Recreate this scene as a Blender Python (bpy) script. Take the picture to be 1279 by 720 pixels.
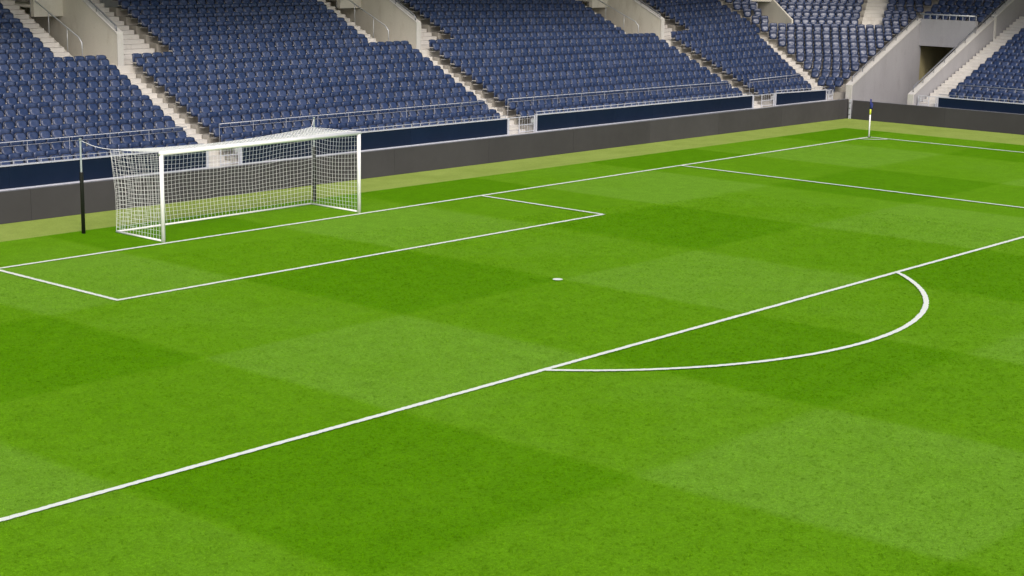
import bpy, math, random
from mathutils import Vector, Matrix

random.seed(7)
scene = bpy.context.scene
for o in list(bpy.data.objects):
    bpy.data.objects.remove(o)

# ------------------------------------------------------------------ camera
CAM = Vector((-32.0569, -37.5776, 8.5126))
YAW, PIT, ROL, FPX = 0.8522, 0.2058, 0.0158, 2115.53
fw = Vector((math.sin(YAW) * math.cos(PIT), math.cos(YAW) * math.cos(PIT), -math.sin(PIT)))
r0 = Vector((math.cos(YAW), -math.sin(YAW), 0))
u0 = r0.cross(fw)
rr = r0 * math.cos(ROL) + u0 * math.sin(ROL)
uu = -r0 * math.sin(ROL) + u0 * math.cos(ROL)
cd = bpy.data.cameras.new('camera')
cd.sensor_width = 36
cd.lens = FPX / 1279 * 36
cd.clip_start = 0.1
cd.clip_end = 2000
cam = bpy.data.objects.new('camera', cd)
scene.collection.objects.link(cam)
cam.matrix_world = Matrix(((rr.x, uu.x, -fw.x, CAM.x), (rr.y, uu.y, -fw.y, CAM.y), (rr.z, uu.z, -fw.z, CAM.z), (0, 0, 0, 1)))
scene.camera = cam

# ------------------------------------------------------------------ sky, sun, exposure (overcast)
SUN_EL, SUN_AZ = math.radians(42), math.radians(215)      # azimuth clockwise from +y
world = bpy.data.worlds.new('World')
scene.world = world
world.use_nodes = True
nt = world.node_tree
bg = nt.nodes['Background']
sky = nt.nodes.new('ShaderNodeTexSky')
sky.sky_type = 'NISHITA'
sky.sun_disc = False
sky.sun_elevation = SUN_EL
sky.sun_rotation = SUN_AZ
sky.air_density = 1.0
sky.dust_density = 4.0
sky.ozone_density = 0.6
nt.links.new(sky.outputs[0], bg.inputs[0])
bg.inputs[1].default_value = 0.13
sd = bpy.data.lights.new('sun', 'SUN')
sd.energy = 1.45
sd.angle = math.radians(25)
sd.color = (1, 0.95, 0.87)
sun = bpy.data.objects.new('sun', sd)
scene.collection.objects.link(sun)
sdir = Vector((math.sin(SUN_AZ) * math.cos(SUN_EL), math.cos(SUN_AZ) * math.cos(SUN_EL), math.sin(SUN_EL)))
sun.rotation_euler = sdir.to_track_quat('Z', 'Y').to_euler()
sun.location = sdir * 60
vs = scene.view_settings
vs.view_transform = 'Standard'
vs.look = 'None'
vs.exposure = 0.35
vs.gamma = 1
vs.use_curve_mapping = False

# ------------------------------------------------------------------ materials
M = {}

def srgb(r, g, b):
    f = lambda c: (c / 255 / 12.92) if c / 255 <= 0.04045 else ((c / 255 + 0.055) / 1.055) ** 2.4
    return (f(r), f(g), f(b), 1)

def base_mat(name, col, rough=0.6, spec=0.5, metal=0.0):
    m = bpy.data.materials.new(name)
    m.use_nodes = True
    b = m.node_tree.nodes['Principled BSDF']
    b.inputs['Base Color'].default_value = (*col[:3], 1)
    b.inputs['Roughness'].default_value = rough
    b.inputs['Specular IOR Level'].default_value = spec
    b.inputs['Metallic'].default_value = metal
    M[name] = m
    return m, m.node_tree, b

def noise(nt, scale, detail=4, rough=0.55, vec=None):
    n = nt.nodes.new('ShaderNodeTexNoise')
    n.inputs['Scale'].default_value = scale
    n.inputs['Detail'].default_value = detail
    n.inputs['Roughness'].default_value = rough
    if vec is not None:
        nt.links.new(vec, n.inputs['Vector'])
    return n.outputs['Fac']

def mrange(nt, v, a, b, c, d):
    n = nt.nodes.new('ShaderNodeMapRange')
    for k, x in enumerate((a, b, c, d)):
        n.inputs[k + 1].default_value = x
    nt.links.new(v, n.inputs[0])
    return n.outputs[0]

def math_n(nt, op, a, b=None):
    n = nt.nodes.new('ShaderNodeMath')
    n.operation = op
    for k, x in enumerate((a, b)):
        if x is None:
            continue
        if isinstance(x, (int, float)):
            n.inputs[k].default_value = x
        else:
            nt.links.new(x, n.inputs[k])
    return n.outputs[0]

def mixc(nt, f, a, b, blend='MIX'):
    n = nt.nodes.new('ShaderNodeMix')
    n.data_type = 'RGBA'
    n.blend_type = blend
    for k, x in ((0, f), (6, a), (7, b)):
        if isinstance(x, (int, float)):
            n.inputs[k].default_value = x
        elif isinstance(x, tuple):
            n.inputs[k].default_value = (*x[:3], 1)
        else:
            nt.links.new(x, n.inputs[k])
    return n.outputs[2]

def geo_pos(nt):
    return nt.nodes.new('ShaderNodeNewGeometry').outputs['Position']

def bump(nt, b, h, strength, dist):
    n = nt.nodes.new('ShaderNodeBump')
    n.inputs['Strength'].default_value = strength
    n.inputs['Distance'].default_value = dist
    nt.links.new(h, n.inputs['Height'])
    nt.links.new(n.outputs[0], b.inputs['Normal'])

def concrete(name, col, dark=0.78, stain=(0.30, 0.26, 0.2)):
    m, t, b = base_mat(name, col, 0.85, 0.25)
    pos = geo_pos(t)
    sep = t.nodes.new('ShaderNodeMapping')
    sep.inputs['Scale'].default_value = (1, 1, 0.35)
    t.links.new(pos, sep.inputs[0])
    a = mrange(t, noise(t, 0.9, 5, 0.6, sep.outputs[0]), 0.35, 0.7, 0, 1)
    c1 = mixc(t, a, tuple(x * dark for x in col[:3]), tuple(col[:3]))
    f = mrange(t, noise(t, 38, 3, 0.6, pos), 0.3, 0.7, 0.92, 1.06)
    g = t.nodes.new('ShaderNodeCombineColor')
    for k in range(3):
        t.links.new(f, g.inputs[k])
    c2 = mixc(t, 1.0, c1, g.outputs[0], 'MULTIPLY')
    s = mrange(t, noise(t, 2.3, 6, 0.7, sep.outputs[0]), 0.54, 0.78, 0, 0.45)
    c3 = mixc(t, s, c2, stain)
    t.links.new(c3, b.inputs['Base Color'])
    bump(t, b, noise(t, 60, 3, 0.6, pos), 0.3, 0.01)
    return m

concrete('step', (0.64, 0.62, 0.595), 0.86)
concrete('riser', (0.40, 0.38, 0.35), 0.8, (0.16, 0.14, 0.12))
concrete('wall_beige', (0.62, 0.60, 0.55), 0.88)
concrete('wall_grey', (0.345, 0.345, 0.375), 0.88, (0.22, 0.21, 0.21))
concrete('coping', (0.56, 0.55, 0.54), 0.9)
concrete('dark_wall', (0.40, 0.36, 0.20), 0.7, (0.2, 0.19, 0.1))
concrete('ledge', (0.62, 0.62, 0.64), 0.88)

def plastic(name, col, rough):
    m, t, b = base_mat(name, col, rough, 0.5)
    g = t.nodes.new('ShaderNodeNewGeometry')
    oi = t.nodes.new('ShaderNodeObjectInfo')
    r = math_n(t, 'FRACT', math_n(t, 'ADD', g.outputs['Random Per Island'], oi.outputs['Random']))
    v = mrange(t, r, 0, 1, 0.80, 1.18)
    hs = t.nodes.new('ShaderNodeHueSaturation')
    hs.inputs['Color'].default_value = (*col, 1)
    t.links.new(v, hs.inputs['Value'])
    t.links.new(mrange(t, r, 0, 1, 1.06, 0.9), hs.inputs['Saturation'])
    dust = mrange(t, noise(t, 5, 5, 0.65, g.outputs['Position']), 0.45, 0.75, 0, 0.16)
    c = mixc(t, dust, hs.outputs[0], (0.17, 0.19, 0.25))
    t.links.new(c, b.inputs['Base Color'])
    t.links.new(mrange(t, noise(t, 9, 4, 0.6, g.outputs['Position']), 0.3, 0.7, rough - 0.07, rough + 0.12), b.inputs['Roughness'])

plastic('seat_blue', (0.021, 0.040, 0.110), 0.34)
plastic('seat_outline', (0.009, 0.015, 0.040), 0.45)
base_mat('bracket', (0.38, 0.37, 0.36), 0.5)
base_mat('white_paint', (0.88, 0.87, 0.90), 0.35)
base_mat('net_white', (0.80, 0.80, 0.83), 0.7)
base_mat('steel', (0.52, 0.54, 0.58), 0.38, 0.5, 0.35)
base_mat('rail_white', (0.48, 0.50, 0.57), 0.45)
base_mat('rail_dark', (0.20, 0.21, 0.24), 0.45, 0.5, 0.3)
base_mat('black_pad', (0.006, 0.006, 0.007), 0.6)
base_mat('pole_grey', (0.26, 0.31, 0.30), 0.45)
base_mat('flag_yellow', (0.62, 0.68, 0.05), 0.7)
base_mat('flag_navy', (0.015, 0.025, 0.16), 0.75)
base_mat('roof_metal', (0.42, 0.43, 0.45), 0.6)

def board(name, col, rough):
    m, t, b = base_mat(name, col, rough, 0.22)
    pos = geo_pos(t)
    oi = t.nodes.new('ShaderNodeObjectInfo')
    a = mrange(t, noise(t, 0.5, 4, 0.6, pos), 0.3, 0.7, 0.88, 1.1)
    a2 = math_n(t, 'MULTIPLY', a, mrange(t, oi.outputs['Random'], 0, 1, 0.94, 1.06))
    g = t.nodes.new('ShaderNodeCombineColor')
    for k in range(3):
        t.links.new(a2, g.inputs[k])
    t.links.new(mixc(t, 1.0, (*col, 1), g.outputs[0], 'MULTIPLY'), b.inputs['Base Color'])
    t.links.new(mrange(t, noise(t, 3, 5, 0.6, pos), 0.3, 0.7, rough - 0.08, rough + 0.1), b.inputs['Roughness'])

board('board_grey', (0.056, 0.0535, 0.059), 0.6)
board('board_navy', (0.0035, 0.011, 0.032), 0.5)

def turf(name, striped):
    m, t, b = base_mat(name, (0.1, 0.2, 0.02), 0.95, 0.04)
    pos = geo_pos(t)
    if striped:
        sep = t.nodes.new('ShaderNodeSeparateXYZ')
        t.links.new(pos, sep.inputs[0])
        wob = mrange(t, noise(t, 1.3, 4, 0.6, pos), 0, 1, -0.10, 0.10)

        def stripes(src, edges, lo, hi, first):
            v = math_n(t, 'ADD', src, wob)
            f = mrange(t, v, lo, hi, 0, 1)
            cr = t.nodes.new('ShaderNodeValToRGB')
            e = cr.color_ramp
            e.interpolation = 'LINEAR'
            cur = first
            e.elements[0].position = 0
            e.elements[0].color = (cur, cur, cur, 1)
            e.elements[1].position = 1
            last = None
            for x in edges:
                for dx, val in ((-0.035, cur), (0.035, 1 - cur)):
                    k = e.elements.new((x + dx - lo) / (hi - lo))
                    k.color = (val, val, val, 1)
                cur = 1 - cur
            e.elements[len(e.elements) - 1].color = (cur, cur, cur, 1)
            t.links.new(f, cr.inputs[0])
            return cr.outputs[0]
        sx = stripes(sep.outputs[0], [-28.9, -23, -17, -11.1, -5.3, 0.45, 6.2, 12.05, 18.4, 24.9, 31.4], -35, 42, 1)
        sy = stripes(sep.outputs[1], [-38.5, -33, -27.5, -22, -16.5, -11, -5.45, 0], -45, 8, 0)
        tone = math_n(t, 'ADD', math_n(t, 'MULTIPLY', sx, 0.57), math_n(t, 'MULTIPLY', sy, 0.43))
        big = mrange(t, noise(t, 0.33, 5, 0.6, pos), 0.3, 0.7, -0.15, 0.15)
        tone = math_n(t, 'ADD', tone, big)
        cr = t.nodes.new('ShaderNodeValToRGB')
        e = cr.color_ramp
        e.elements[0].position = 0
        e.elements[0].color = (0.086, 0.236, 0.001, 1)
        e.elements[1].position = 1
        e.elements[1].color = (0.140, 0.304, 0.019, 1)
        k = e.elements.new(0.5)
        k.color = (0.114, 0.276, 0.005, 1)
        t.links.new(tone, cr.inputs[0])
        col = cr.outputs[0]
    else:
        a = mrange(t, noise(t, 0.7, 5, 0.65, pos), 0.3, 0.7, 0, 1)
        col = mixc(t, a, (0.235, 0.318, 0.062), (0.29, 0.375, 0.086))
    # blade-scale grain
    n1 = noise(t, 15, 5, 0.8, pos)
    n2 = noise(t, 2.2, 4, 0.65, pos)
    n3 = noise(t, 45, 3, 0.75, pos)
    amp = 1.0 if striped else 0.45
    f1 = mrange(t, n1, 0.28, 0.72, 1 - 0.36 * amp, 1 + 0.36 * amp)
    f2 = mrange(t, n2, 0.3, 0.7, 1 - 0.10 * amp, 1 + 0.10 * amp)
    f3 = mrange(t, n3, 0.3, 0.7, 1 - 0.35 * amp, 1 + 0.35 * amp)
    f = math_n(t, 'MULTIPLY', math_n(t, 'MULTIPLY', f1, f2), f3)
    g = t.nodes.new('ShaderNodeCombineColor')
    for k in range(3):
        t.links.new(f, g.inputs[k])
    t.links.new(mixc(t, 1.0, col, g.outputs[0], 'MULTIPLY'), b.inputs['Base Color'])
    bump(t, b, n1, 0.35 if striped else 0.2, 0.03)
    return m

turf('turf', True)
turf('turf_olive', False)

def line_paint():
    m, t, b = base_mat('line_paint', (0.8, 0.84, 0.78), 0.85, 0.2)
    pos = geo_pos(t)
    f = mrange(t, noise(t, 30, 4, 0.7, pos), 0.52, 0.78, 0, 0.4)
    t.links.new(mixc(t, f, (0.76, 0.80, 0.71), (0.46, 0.62, 0.30)), b.inputs['Base Color'])
line_paint()

# ------------------------------------------------------------------ helpers
COL = scene.collection

def tag(o, label=None, cat=None, group=None, kind=None):
    if label: o['label'] = label
    if cat: o['category'] = cat
    if group: o['group'] = group
    if kind: o['kind'] = kind
    return o

def empty(name, loc, label=None, cat=None, group=None):
    o = bpy.data.objects.new(name, None)
    o.empty_display_size = 0.2
    o.location = loc
    COL.objects.link(o)
    return tag(o, label, cat, group)

class MB:
    """collects world-space shapes, links them as ONE mesh object"""
    def __init__(s):
        s.v = []; s.f = []
    def add(s, vs, fs):
        k = len(s.v)
        s.v += [tuple(x) for x in vs]
        s.f += [tuple(i + k for i in f) for f in fs]
        return s
    def hexa(s, p):
        """p: 4 bottom (ccw) + 4 top"""
        return s.add(p, [(3, 2, 1, 0), (4, 5, 6, 7), (0, 1, 5, 4), (1, 2, 6, 5), (2, 3, 7, 6), (3, 0, 4, 7)])
    def box(s, a, b):
        x0, y0, z0 = a; x1, y1, z1 = b
        return s.hexa([(x0, y0, z0), (x1, y0, z0), (x1, y1, z0), (x0, y1, z0), (x0, y0, z1), (x1, y0, z1), (x1, y1, z1), (x0, y1, z1)])
    def prism(s, poly, z0, z1):
        n = len(poly)
        vs = [(x, y, z0) for x, y in poly] + [(x, y, z1) for x, y in poly]
        fs = [tuple(range(n - 1, -1, -1)), tuple(range(n, 2 * n))] + [(i, (i + 1) % n, n + (i + 1) % n, n + i) for i in range(n)]
        return s.add(vs, fs)
    def lbox(s, ua, ub, va, vb, za, zb, warp=True, step=2.5):
        """box in the stand frame, cut along u so that it follows the stand"""
        n = max(1, int(abs(ub - ua) / step + 0.99))
        vs = []; fs = []
        for k in range(n + 1):
            u = ua + (ub - ua) * k / n
            vs += [W(u, va, za, warp), W(u, vb, za, warp), W(u, vb, zb, warp), W(u, va, zb, warp)]
        for k in range(n):
            a = 4 * k; b = a + 4
            for i in range(4):
                j = (i + 1) % 4
                fs.append((a + i, a + j, b + j, b + i))
        fs.append((3, 2, 1, 0)); e = 4 * n
        fs.append((e, e + 1, e + 2, e + 3))
        return s.add(vs, [tuple(reversed(f)) for f in fs])
    def tube(s, pts, r, n=6, cap=True, r2=None):
        pts = [Vector(p) for p in pts]
        k0 = len(s.v)
        m = len(pts)
        for i, p in enumerate(pts):
            d = (pts[min(i + 1, m - 1)] - pts[max(i - 1, 0)]).normalized()
            a = d.cross(Vector((0, 0, 1)))
            if a.length < 1e-3: a = d.cross(Vector((1, 0, 0)))
            a.normalize(); b = d.cross(a)
            ra = r if r2 is None else r + (r2 - r) * i / (m - 1)
            for j in range(n):
                t = 2 * math.pi * (j + 0.5) / n
                s.v.append(tuple(p + (a * math.cos(t) + b * math.sin(t)) * ra))
        for i in range(m - 1):
            for j in range(n):
                a = k0 + i * n + j; b = k0 + i * n + (j + 1) % n
                s.f.append((a, a + n, b + n, b))
        if cap:
            s.f.append(tuple(k0 + j for j in range(n)))
            s.f.append(tuple(k0 + (m - 1) * n + j for j in reversed(range(n))))
        return s
    def build(s, name, mat, parent=None, smooth=False, recenter=True):
        me = bpy.data.meshes.new(name)
        if recenter and s.v:
            xs, ys, zs = zip(*s.v)
            c = Vector(((min(xs) + max(xs)) / 2, (min(ys) + max(ys)) / 2, min(zs)))
        else:
            c = Vector((0, 0, 0))
        me.from_pydata([(x - c.x, y - c.y, z - c.z) for x, y, z in s.v], [], s.f)
        me.materials.append(M[mat])
        if smooth:
            me.polygons.foreach_set('use_smooth', [True] * len(me.polygons))
        me.update()
        o = bpy.data.objects.new(name, me)
        COL.objects.link(o)
        if parent is not None:
            o.parent = parent
            o.location = c - abs_loc(parent)
        else:
            o.location = c
        return o

def abs_loc(o):
    l = Vector(o.location)
    while o.parent is not None:
        o = o.parent
        l += Vector(o.location)
    return l

# ------------------------------------------------------------------ the stand's own frame
KB, YB = -0.0269, 5.613
EU = Vector((1, KB, 0)).normalized()
EV = Vector((-EU.y, EU.x, 0))

def warp_t(u):
    if u < 18: return 0
    if u < 34: return (u - 18) / 16
    return max(0.0, 1 - (u - 34) / 8)

def W(u, v, z, warp=True):
    if warp:
        z = z - warp_t(u) * (0.07 + 0.066 * (z - 1.58))
    return Vector((0, YB, 0)) + EU * u + EV * v + Vector((0, 0, z))

ROWS = 16
DEP, RISE = 0.62, 0.30
def rv(i): return 1.40 + DEP * i                 # row line (seat pan) in v
def rz(i): return 1.09 + RISE * i                # tier floor
A1, A2, A3 = 2.95, 17.45, 33.75

# ------------------------------------------------------------------ the ground and the pitch
def sheet(name, poly, z, mat):
    b = MB(); b.add([(x, y, z) for x, y in poly], [tuple(range(len(poly)))])
    o = b.build(name, mat)
    o['kind'] = 'structure'
    return o

sheet('ground', [(-400, -400), (400, -400), (400, 400), (-400, 400)], -0.03, 'riser')
o = sheet('artificial_turf_surround', [(-60, -90), (41.5, -90), (41.5, 6.2), (-60, 8.0)], -0.004, 'turf_olive')
# the pitch: its far edges run parallel to the perimeter boards
pitch = sheet('grass_pitch', [(-45, -80), (36.85, -80), (36.85, 2.40), (21.5, 2.72), (6.85, 3.08), (-8, 3.28), (-45, 3.9)], 0.0, 'turf')

LINE_N = [0]
def marking(name, pts, w):
    """painted strip along a polyline with slightly ragged edges"""
    b = MB()
    LINE_N[0] += 1
    zl_ = 0.015 + 0.0015 * LINE_N[0]          # never two strips in one plane
    P = [Vector((x, y, 0)) for x, y in pts]
    fine = []
    for a, c in zip(P[:-1], P[1:]):
        n = max(1, int((c - a).length / 0.06))
        for k in range(n):
            fine.append(a.lerp(c, k / n))
    fine.append(P[-1])
    vs = []; fs = []
    for i, p in enumerate(fine):
        d = (fine[min(i + 1, len(fine) - 1)] - fine[max(i - 1, 0)]).normalized()
        nrm = Vector((-d.y, d.x, 0))
        for sgn in (1, -1):
            q = p + nrm * sgn * (w / 2 + random.uniform(-0.011, 0.008))
            vs.append((q.x, q.y, zl_))
    for i in range(len(fine) - 1):
        fs.append((2 * i, 2 * i + 1, 2 * i + 3, 2 * i + 2))
    b.add(vs, fs)
    o = b.build(name, 'line_paint')
    o['kind'] = 'structure'
    return o

LW = 0.13
gl = lambda x: -0.09 - 0.0062 * (x - 2)           # goal line, as measured
marking('goal_line', [(-34, gl(-34)), (34.37, gl(34.37))], LW)
marking('touch_line', [(34.31, gl(34.3) - LW / 2), (34.40, -60)], LW)
ga = [(-9.04, gl(-9) - LW / 2), (-9.05, -5.24), (9.04, -5.36), (9.09, gl(9) - LW / 2)]
marking('goal_area_line', [(ga[0][0], ga[0][1]), (ga[1][0], ga[1][1] + 0.06)], LW)
marking('goal_area_line', [(ga[1][0] - 0.06, ga[1][1]), (ga[2][0] + 0.06, ga[2][1])], LW)
marking('goal_area_line', [(ga[2][0], ga[2][1] + 0.06), (ga[3][0], ga[3][1])], LW)
marking('penalty_area_line', [(20.26, gl(20) - LW / 2), (20.20, -16.46)], LW)
marking('penalty_area_line', [(-20.3, -16.52), (20.26, -16.52)], LW)
marking('penalty_area_line', [(-20.24, gl(-20) - LW / 2), (-20.24, -16.46)], LW)
cx, cy, cr_ = 0.15, -10.76, 9.18
a0 = math.asin((16.52 + cy) / cr_)
arc = []
for k in range(61):
    t = math.pi + a0 + (math.pi - 2 * a0) * k / 60
    arc.append((cx + cr_ * math.cos(t), cy + cr_ * math.sin(t)))
marking('penalty_arc', arc, LW)
ca = [(34.31 + 1.0 * math.cos(t), gl(34.3) + 1.0 * math.sin(t)) for t in [math.pi + 0.06 + (math.pi / 2 - 0.12) * k / 10 for k in range(11)]]
marking('corner_arc', ca, LW)
sp = MB()
sp.add([(0.2 + 0.13 * math.cos(2 * math.pi * k / 20) * random.uniform(0.95, 1.04), -10.89 + 0.13 * math.sin(2 * math.pi * k / 20) * random.uniform(0.95, 1.04), 0.022) for k in range(20)], [tuple(range(20))])
sp.build('penalty_spot', 'line_paint')['kind'] = 'structure'

# mown grass blades standing on the pitch (one object, scattered with geometry nodes)
def grass_blades():
    b = MB()
    b.add([(-24.5, -31.0, 0.0), (-3.0, -31.0, 0.0), (16, -17.5, 0.0), (16, -6, 0.0), (-2, -1.5, 0.0), (-12, -1.5, 0.0), (-24.5, -18, 0.0)], [(0, 1, 2, 3, 4, 5, 6)])
    o = b.build('grass_blades', 'turf', recenter=False)
    tag(o, 'short mown green grass blades covering the pitch', 'grass', None, 'stuff')
    ng = bpy.data.node_groups.new('grass_scatter', 'GeometryNodeTree')
    ng.interface.new_socket('Geometry', in_out='INPUT', socket_type='NodeSocketGeometry')
    ng.interface.new_socket('Geometry', in_out='OUTPUT', socket_type='NodeSocketGeometry')
    N = ng.nodes; L = ng.links
    gi = N.new('NodeGroupInput'); go = N.new('NodeGroupOutput')
    dp = N.new('GeometryNodeDistributePointsOnFaces')
    dp.inputs['Density'].default_value = 115
    L.new(gi.outputs[0], dp.inputs['Mesh'])
    jn = N.new('GeometryNodeJoinGeometry')
    rg = random.Random(5)
    for k in range(6):
        c = N.new('GeometryNodeMeshCone')
        c.inputs['Vertices'].default_value = 3
        c.inputs['Radius Top'].default_value = 0.0008
        c.inputs['Radius Bottom'].default_value = 0.0048
        c.inputs['Depth'].default_value = rg.uniform(0.018, 0.030)
        tr = N.new('GeometryNodeTransform')
        a = k * 1.05
        tr.inputs['Translation'].default_value = (0.035 * math.cos(a) * rg.random(), 0.035 * math.sin(a) * rg.random(), 0.0)
        tr.inputs['Rotation'].default_value = (rg.uniform(-0.8, 0.8), rg.uniform(-0.8, 0.8), a)
        L.new(c.outputs[0], tr.inputs[0]); L.new(tr.outputs[0], jn.inputs[0])
    ip = N.new('GeometryNodeInstanceOnPoints')
    L.new(dp.outputs['Points'], ip.inputs['Points']); L.new(jn.outputs[0], ip.inputs['Instance'])
    rv_ = N.new('FunctionNodeRandomValue'); rv_.data_type = 'FLOAT_VECTOR'
    rv_.inputs[1].default_value = (0.15, 0.15, 6.28)
    L.new(rv_.outputs[0], ip.inputs['Rotation'])
    rs = N.new('FunctionNodeRandomValue'); rs.data_type = 'FLOAT'
    rs.inputs[2].default_value = 0.6; rs.inputs[3].default_value = 1.35
    L.new(rs.outputs[1], ip.inputs['Scale'])
    sm = N.new('GeometryNodeSetMaterial'); sm.inputs['Material'].default_value = M['turf']
    L.new(ip.outputs[0], sm.inputs[0]); L.new(sm.outputs[0], go.inputs[0])
    md = o.modifiers.new('grass', 'NODES'); md.node_group = ng
grass_blades()

# ------------------------------------------------------------------ the goal
GX0, GX1, GY0, GY1 = -3.637, 3.809, 0.151, 0.133
goal = empty('football_goal', (0.086, 0.14, 0), 'white football goal with square-mesh net standing on the goal line', 'goal')
for x, y in ((GX0, GY0), (GX1, GY1)):
    MB().tube([(x, y, 0), (x, y, 2.44)], 0.06, 16).build('post', 'white_paint', goal, True)
MB().tube([(GX0 - 0.06, GY0, 2.475), (GX1 + 0.06, GY1, 2.475)], 0.06, 16).build('crossbar', 'white_paint', goal, True)
NL, NR = (-3.66, 2.29), (3.79, 2.32)              # net foot corners
for a, b_ in (((GX0, GY0 + 0.06), NL), (NL, NR), ((GX1, GY1 + 0.06), NR)):
    MB().tube([(a[0], a[1], 0.035), (b_[0], b_[1], 0.035)], 0.03, 8).build('ground_bar', 'white_paint', goal, True)
TL, TR = Vector((-3.76, 2.32, 2.40)), Vector((3.83, 2.34, 2.46))
CELL = 0.12
NR_ = 0.0044
def lerp3(a, b, t): return Vector(a).lerp(Vector(b), t)

def net_panel(S, nu, nv, r=NR_):
    """S(s,t) -> point; strings along both directions, one mesh"""
    b = MB()
    for k in range(nu + 1):
        b.tube([S(k / nu, j / (nv)) for j in range(nv + 1)], r, 4, False)
    for j in range(nv + 1):
        b.tube([S(k / nu, j / nv) for k in range(nu + 1)], r, 4, False)
    return b

rn = random.Random(3)
def wob(s, t, a):  # smooth slack of the strings
    return a * (math.sin(7.1 * s + 2.3 * t) * 0.5 + math.sin(13.7 * s - 5.1 * t + 1) * 0.3 + math.sin(23 * s + 11 * t) * 0.2)
def back(s, t):
    top = lerp3(TL, TR, s); top.z -= 0.14 * math.sin(math.pi * s) ** 0.8; top.y -= 0.10 * math.sin(math.pi * s)
    bot = lerp3((NL[0], NL[1], 0.05), (NR[0], NR[1], 0.05), s)
    p = bot.lerp(top, t)
    edge = math.sin(math.pi * s) ** 0.5 if 0 < s < 1 else 0
    p.y += 0.10 * math.sin(math.pi * t) * edge + wob(s, t, 0.03) * math.sin(math.pi * t)
    p.y -= 0.104 * math.sin(math.pi * t) * (1 - t * 0.3) * max(0.0, 1 - 8 * min(s, 1 - s))
    p.z += wob(s * 2, t, 0.025) * math.sin(math.pi * t) - 0.10 * math.sin(math.pi * t) * (abs(2 * s - 1) < 0.96) * math.sin(math.pi * s) * t
    return p
def side(px_, py_, foot, top, sgn):
    def S(s, t):   # s: 0 at the post .. 1 at the back
        tp = lerp3((px_, py_ + 0.05, 2.47), top, s); tp.z -= 0.10 * math.sin(math.pi * s)
        bt = lerp3((px_, py_ + 0.05, 0.05), (foot[0], foot[1], 0.05), s)
        p = bt.lerp(tp, t)
        p.x += sgn * (-0.08) * math.sin(math.pi * t) * math.sin(math.pi * s * 0.8) + wob(s, t, 0.02) * math.sin(math.pi * s)
        if s > 0.3: p.y -= 0.13 * math.sin(math.pi * t) * (s - 0.3) / 0.7 * (1 - t * 0.3) * 0.8
        p.z -= 0.07 * math.sin(math.pi * t) * s
        return p
    return S
def roof_net(s, t):
    f = lerp3((GX0, GY0, 2.53), (GX1, GY1, 2.53), s)
    bk = lerp3(TL, TR, s); bk.z -= 0.14 * math.sin(math.pi * s) ** 0.8; bk.y -= 0.10 * math.sin(math.pi * s)
    p = f.lerp(bk, t)
    p.z -= 0.10 * math.sin(math.pi * t) * math.sin(math.pi * s) ** 0.5 + wob(s, t, 0.02) * math.sin(math.pi * t)
    return p
net_panel(back, 54, 19).build('back_net', 'net_white', goal)
net_panel(side(GX0, GY0, NL, TL, -1), 16, 19).build('side_net', 'net_white', goal)
net_panel(side(GX1, GY1, NR, TR, 1), 16, 19).build('side_net', 'net_white', goal)
net_panel(roof_net, 54, 18, 0.0085).build('roof_net', 'net_white', goal)

# net poles, each with its rope to the net
for (x, y, top, lab) in ((-4.40, 2.82, Vector((-3.76, 2.32, 2.40)), 'grey net pole with black foam sleeve standing clear beside the goal net'),
                         (4.31, 2.73, Vector((3.83, 2.34, 2.46)), 'grey net pole with black foam sleeve behind the goal net')):
    pole = empty('net_pole', (x, y, 0), lab, 'pole', 'net poles behind the goal')
    MB().tube([(x, y, 0), (x, y, 2.69)], 0.028, 10).build('pole', 'pole_grey', pole, True)
    MB().tube([(x, y, 0.01), (x, y, 1.74), (x, y, 1.76)], 0.055, 12).build('sleeve', 'black_pad', pole, True)
    MB().tube([(x, y, 2.66), (x, y, 2.72)], 0.036, 10).build('cap', 'pole_grey', pole, True)
    pts = []
    a = Vector((x, y, 2.66))
    for k in range(9):
        p = a.lerp(top, k / 8); p.z -= 0.05 * math.sin(math.pi * k / 8); pts.append(p)
    MB().tube(pts, 0.008, 5).build('rope', 'net_white', pole)

# corner flag
fx, fy = 34.31, gl(34.3)
flag = empty('corner_flag', (fx, fy, 0), 'white corner flag pole with yellow band and drooping navy flag', 'corner flag')
MB().tube([(fx, fy, 0), (fx, fy, 1.18)], 0.034, 10).build('pole', 'white_paint', flag, True)
MB().tube([(fx, fy, 1.0), (fx, fy, 1.24)], 0.040, 10).build('band', 'flag_yellow', flag, True)
MB().tube([(fx, fy, 1.24), (fx, fy, 1.68)], 0.035, 10).build('pole_tip', 'flag_navy', flag, True)
fb = MB()
vs_, fs_ = [], []
for i in range(7):
    for j in range(6):
        t, s = i / 6, j / 5
        droop = 0.10 + 0.20 * (1 - t)
        vs_.append((fx + 0.035 + 0.13 * s * (1 - 0.35 * t) + 0.0, fy - 0.02 + 0.035 * math.sin(s * 7 + t * 2), 1.28 + 0.34 * (1 - t) - droop * s * 0.8))
for i in range(6):
    for j in range(5):
        a = i * 6 + j
        fs_.append((a, a + 1, a + 7, a + 6))
fb.add(vs_, fs_)
fo = fb.build('flag', 'flag_navy', flag, True)
sm = fo.modifiers.new('thick', 'SOLIDIFY'); sm.thickness = 0.006
MB().tube([(fx, fy, 0.004), (fx, fy, 0.03)], 0.09, 12).build('socket', 'black_pad', flag, True)

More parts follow.
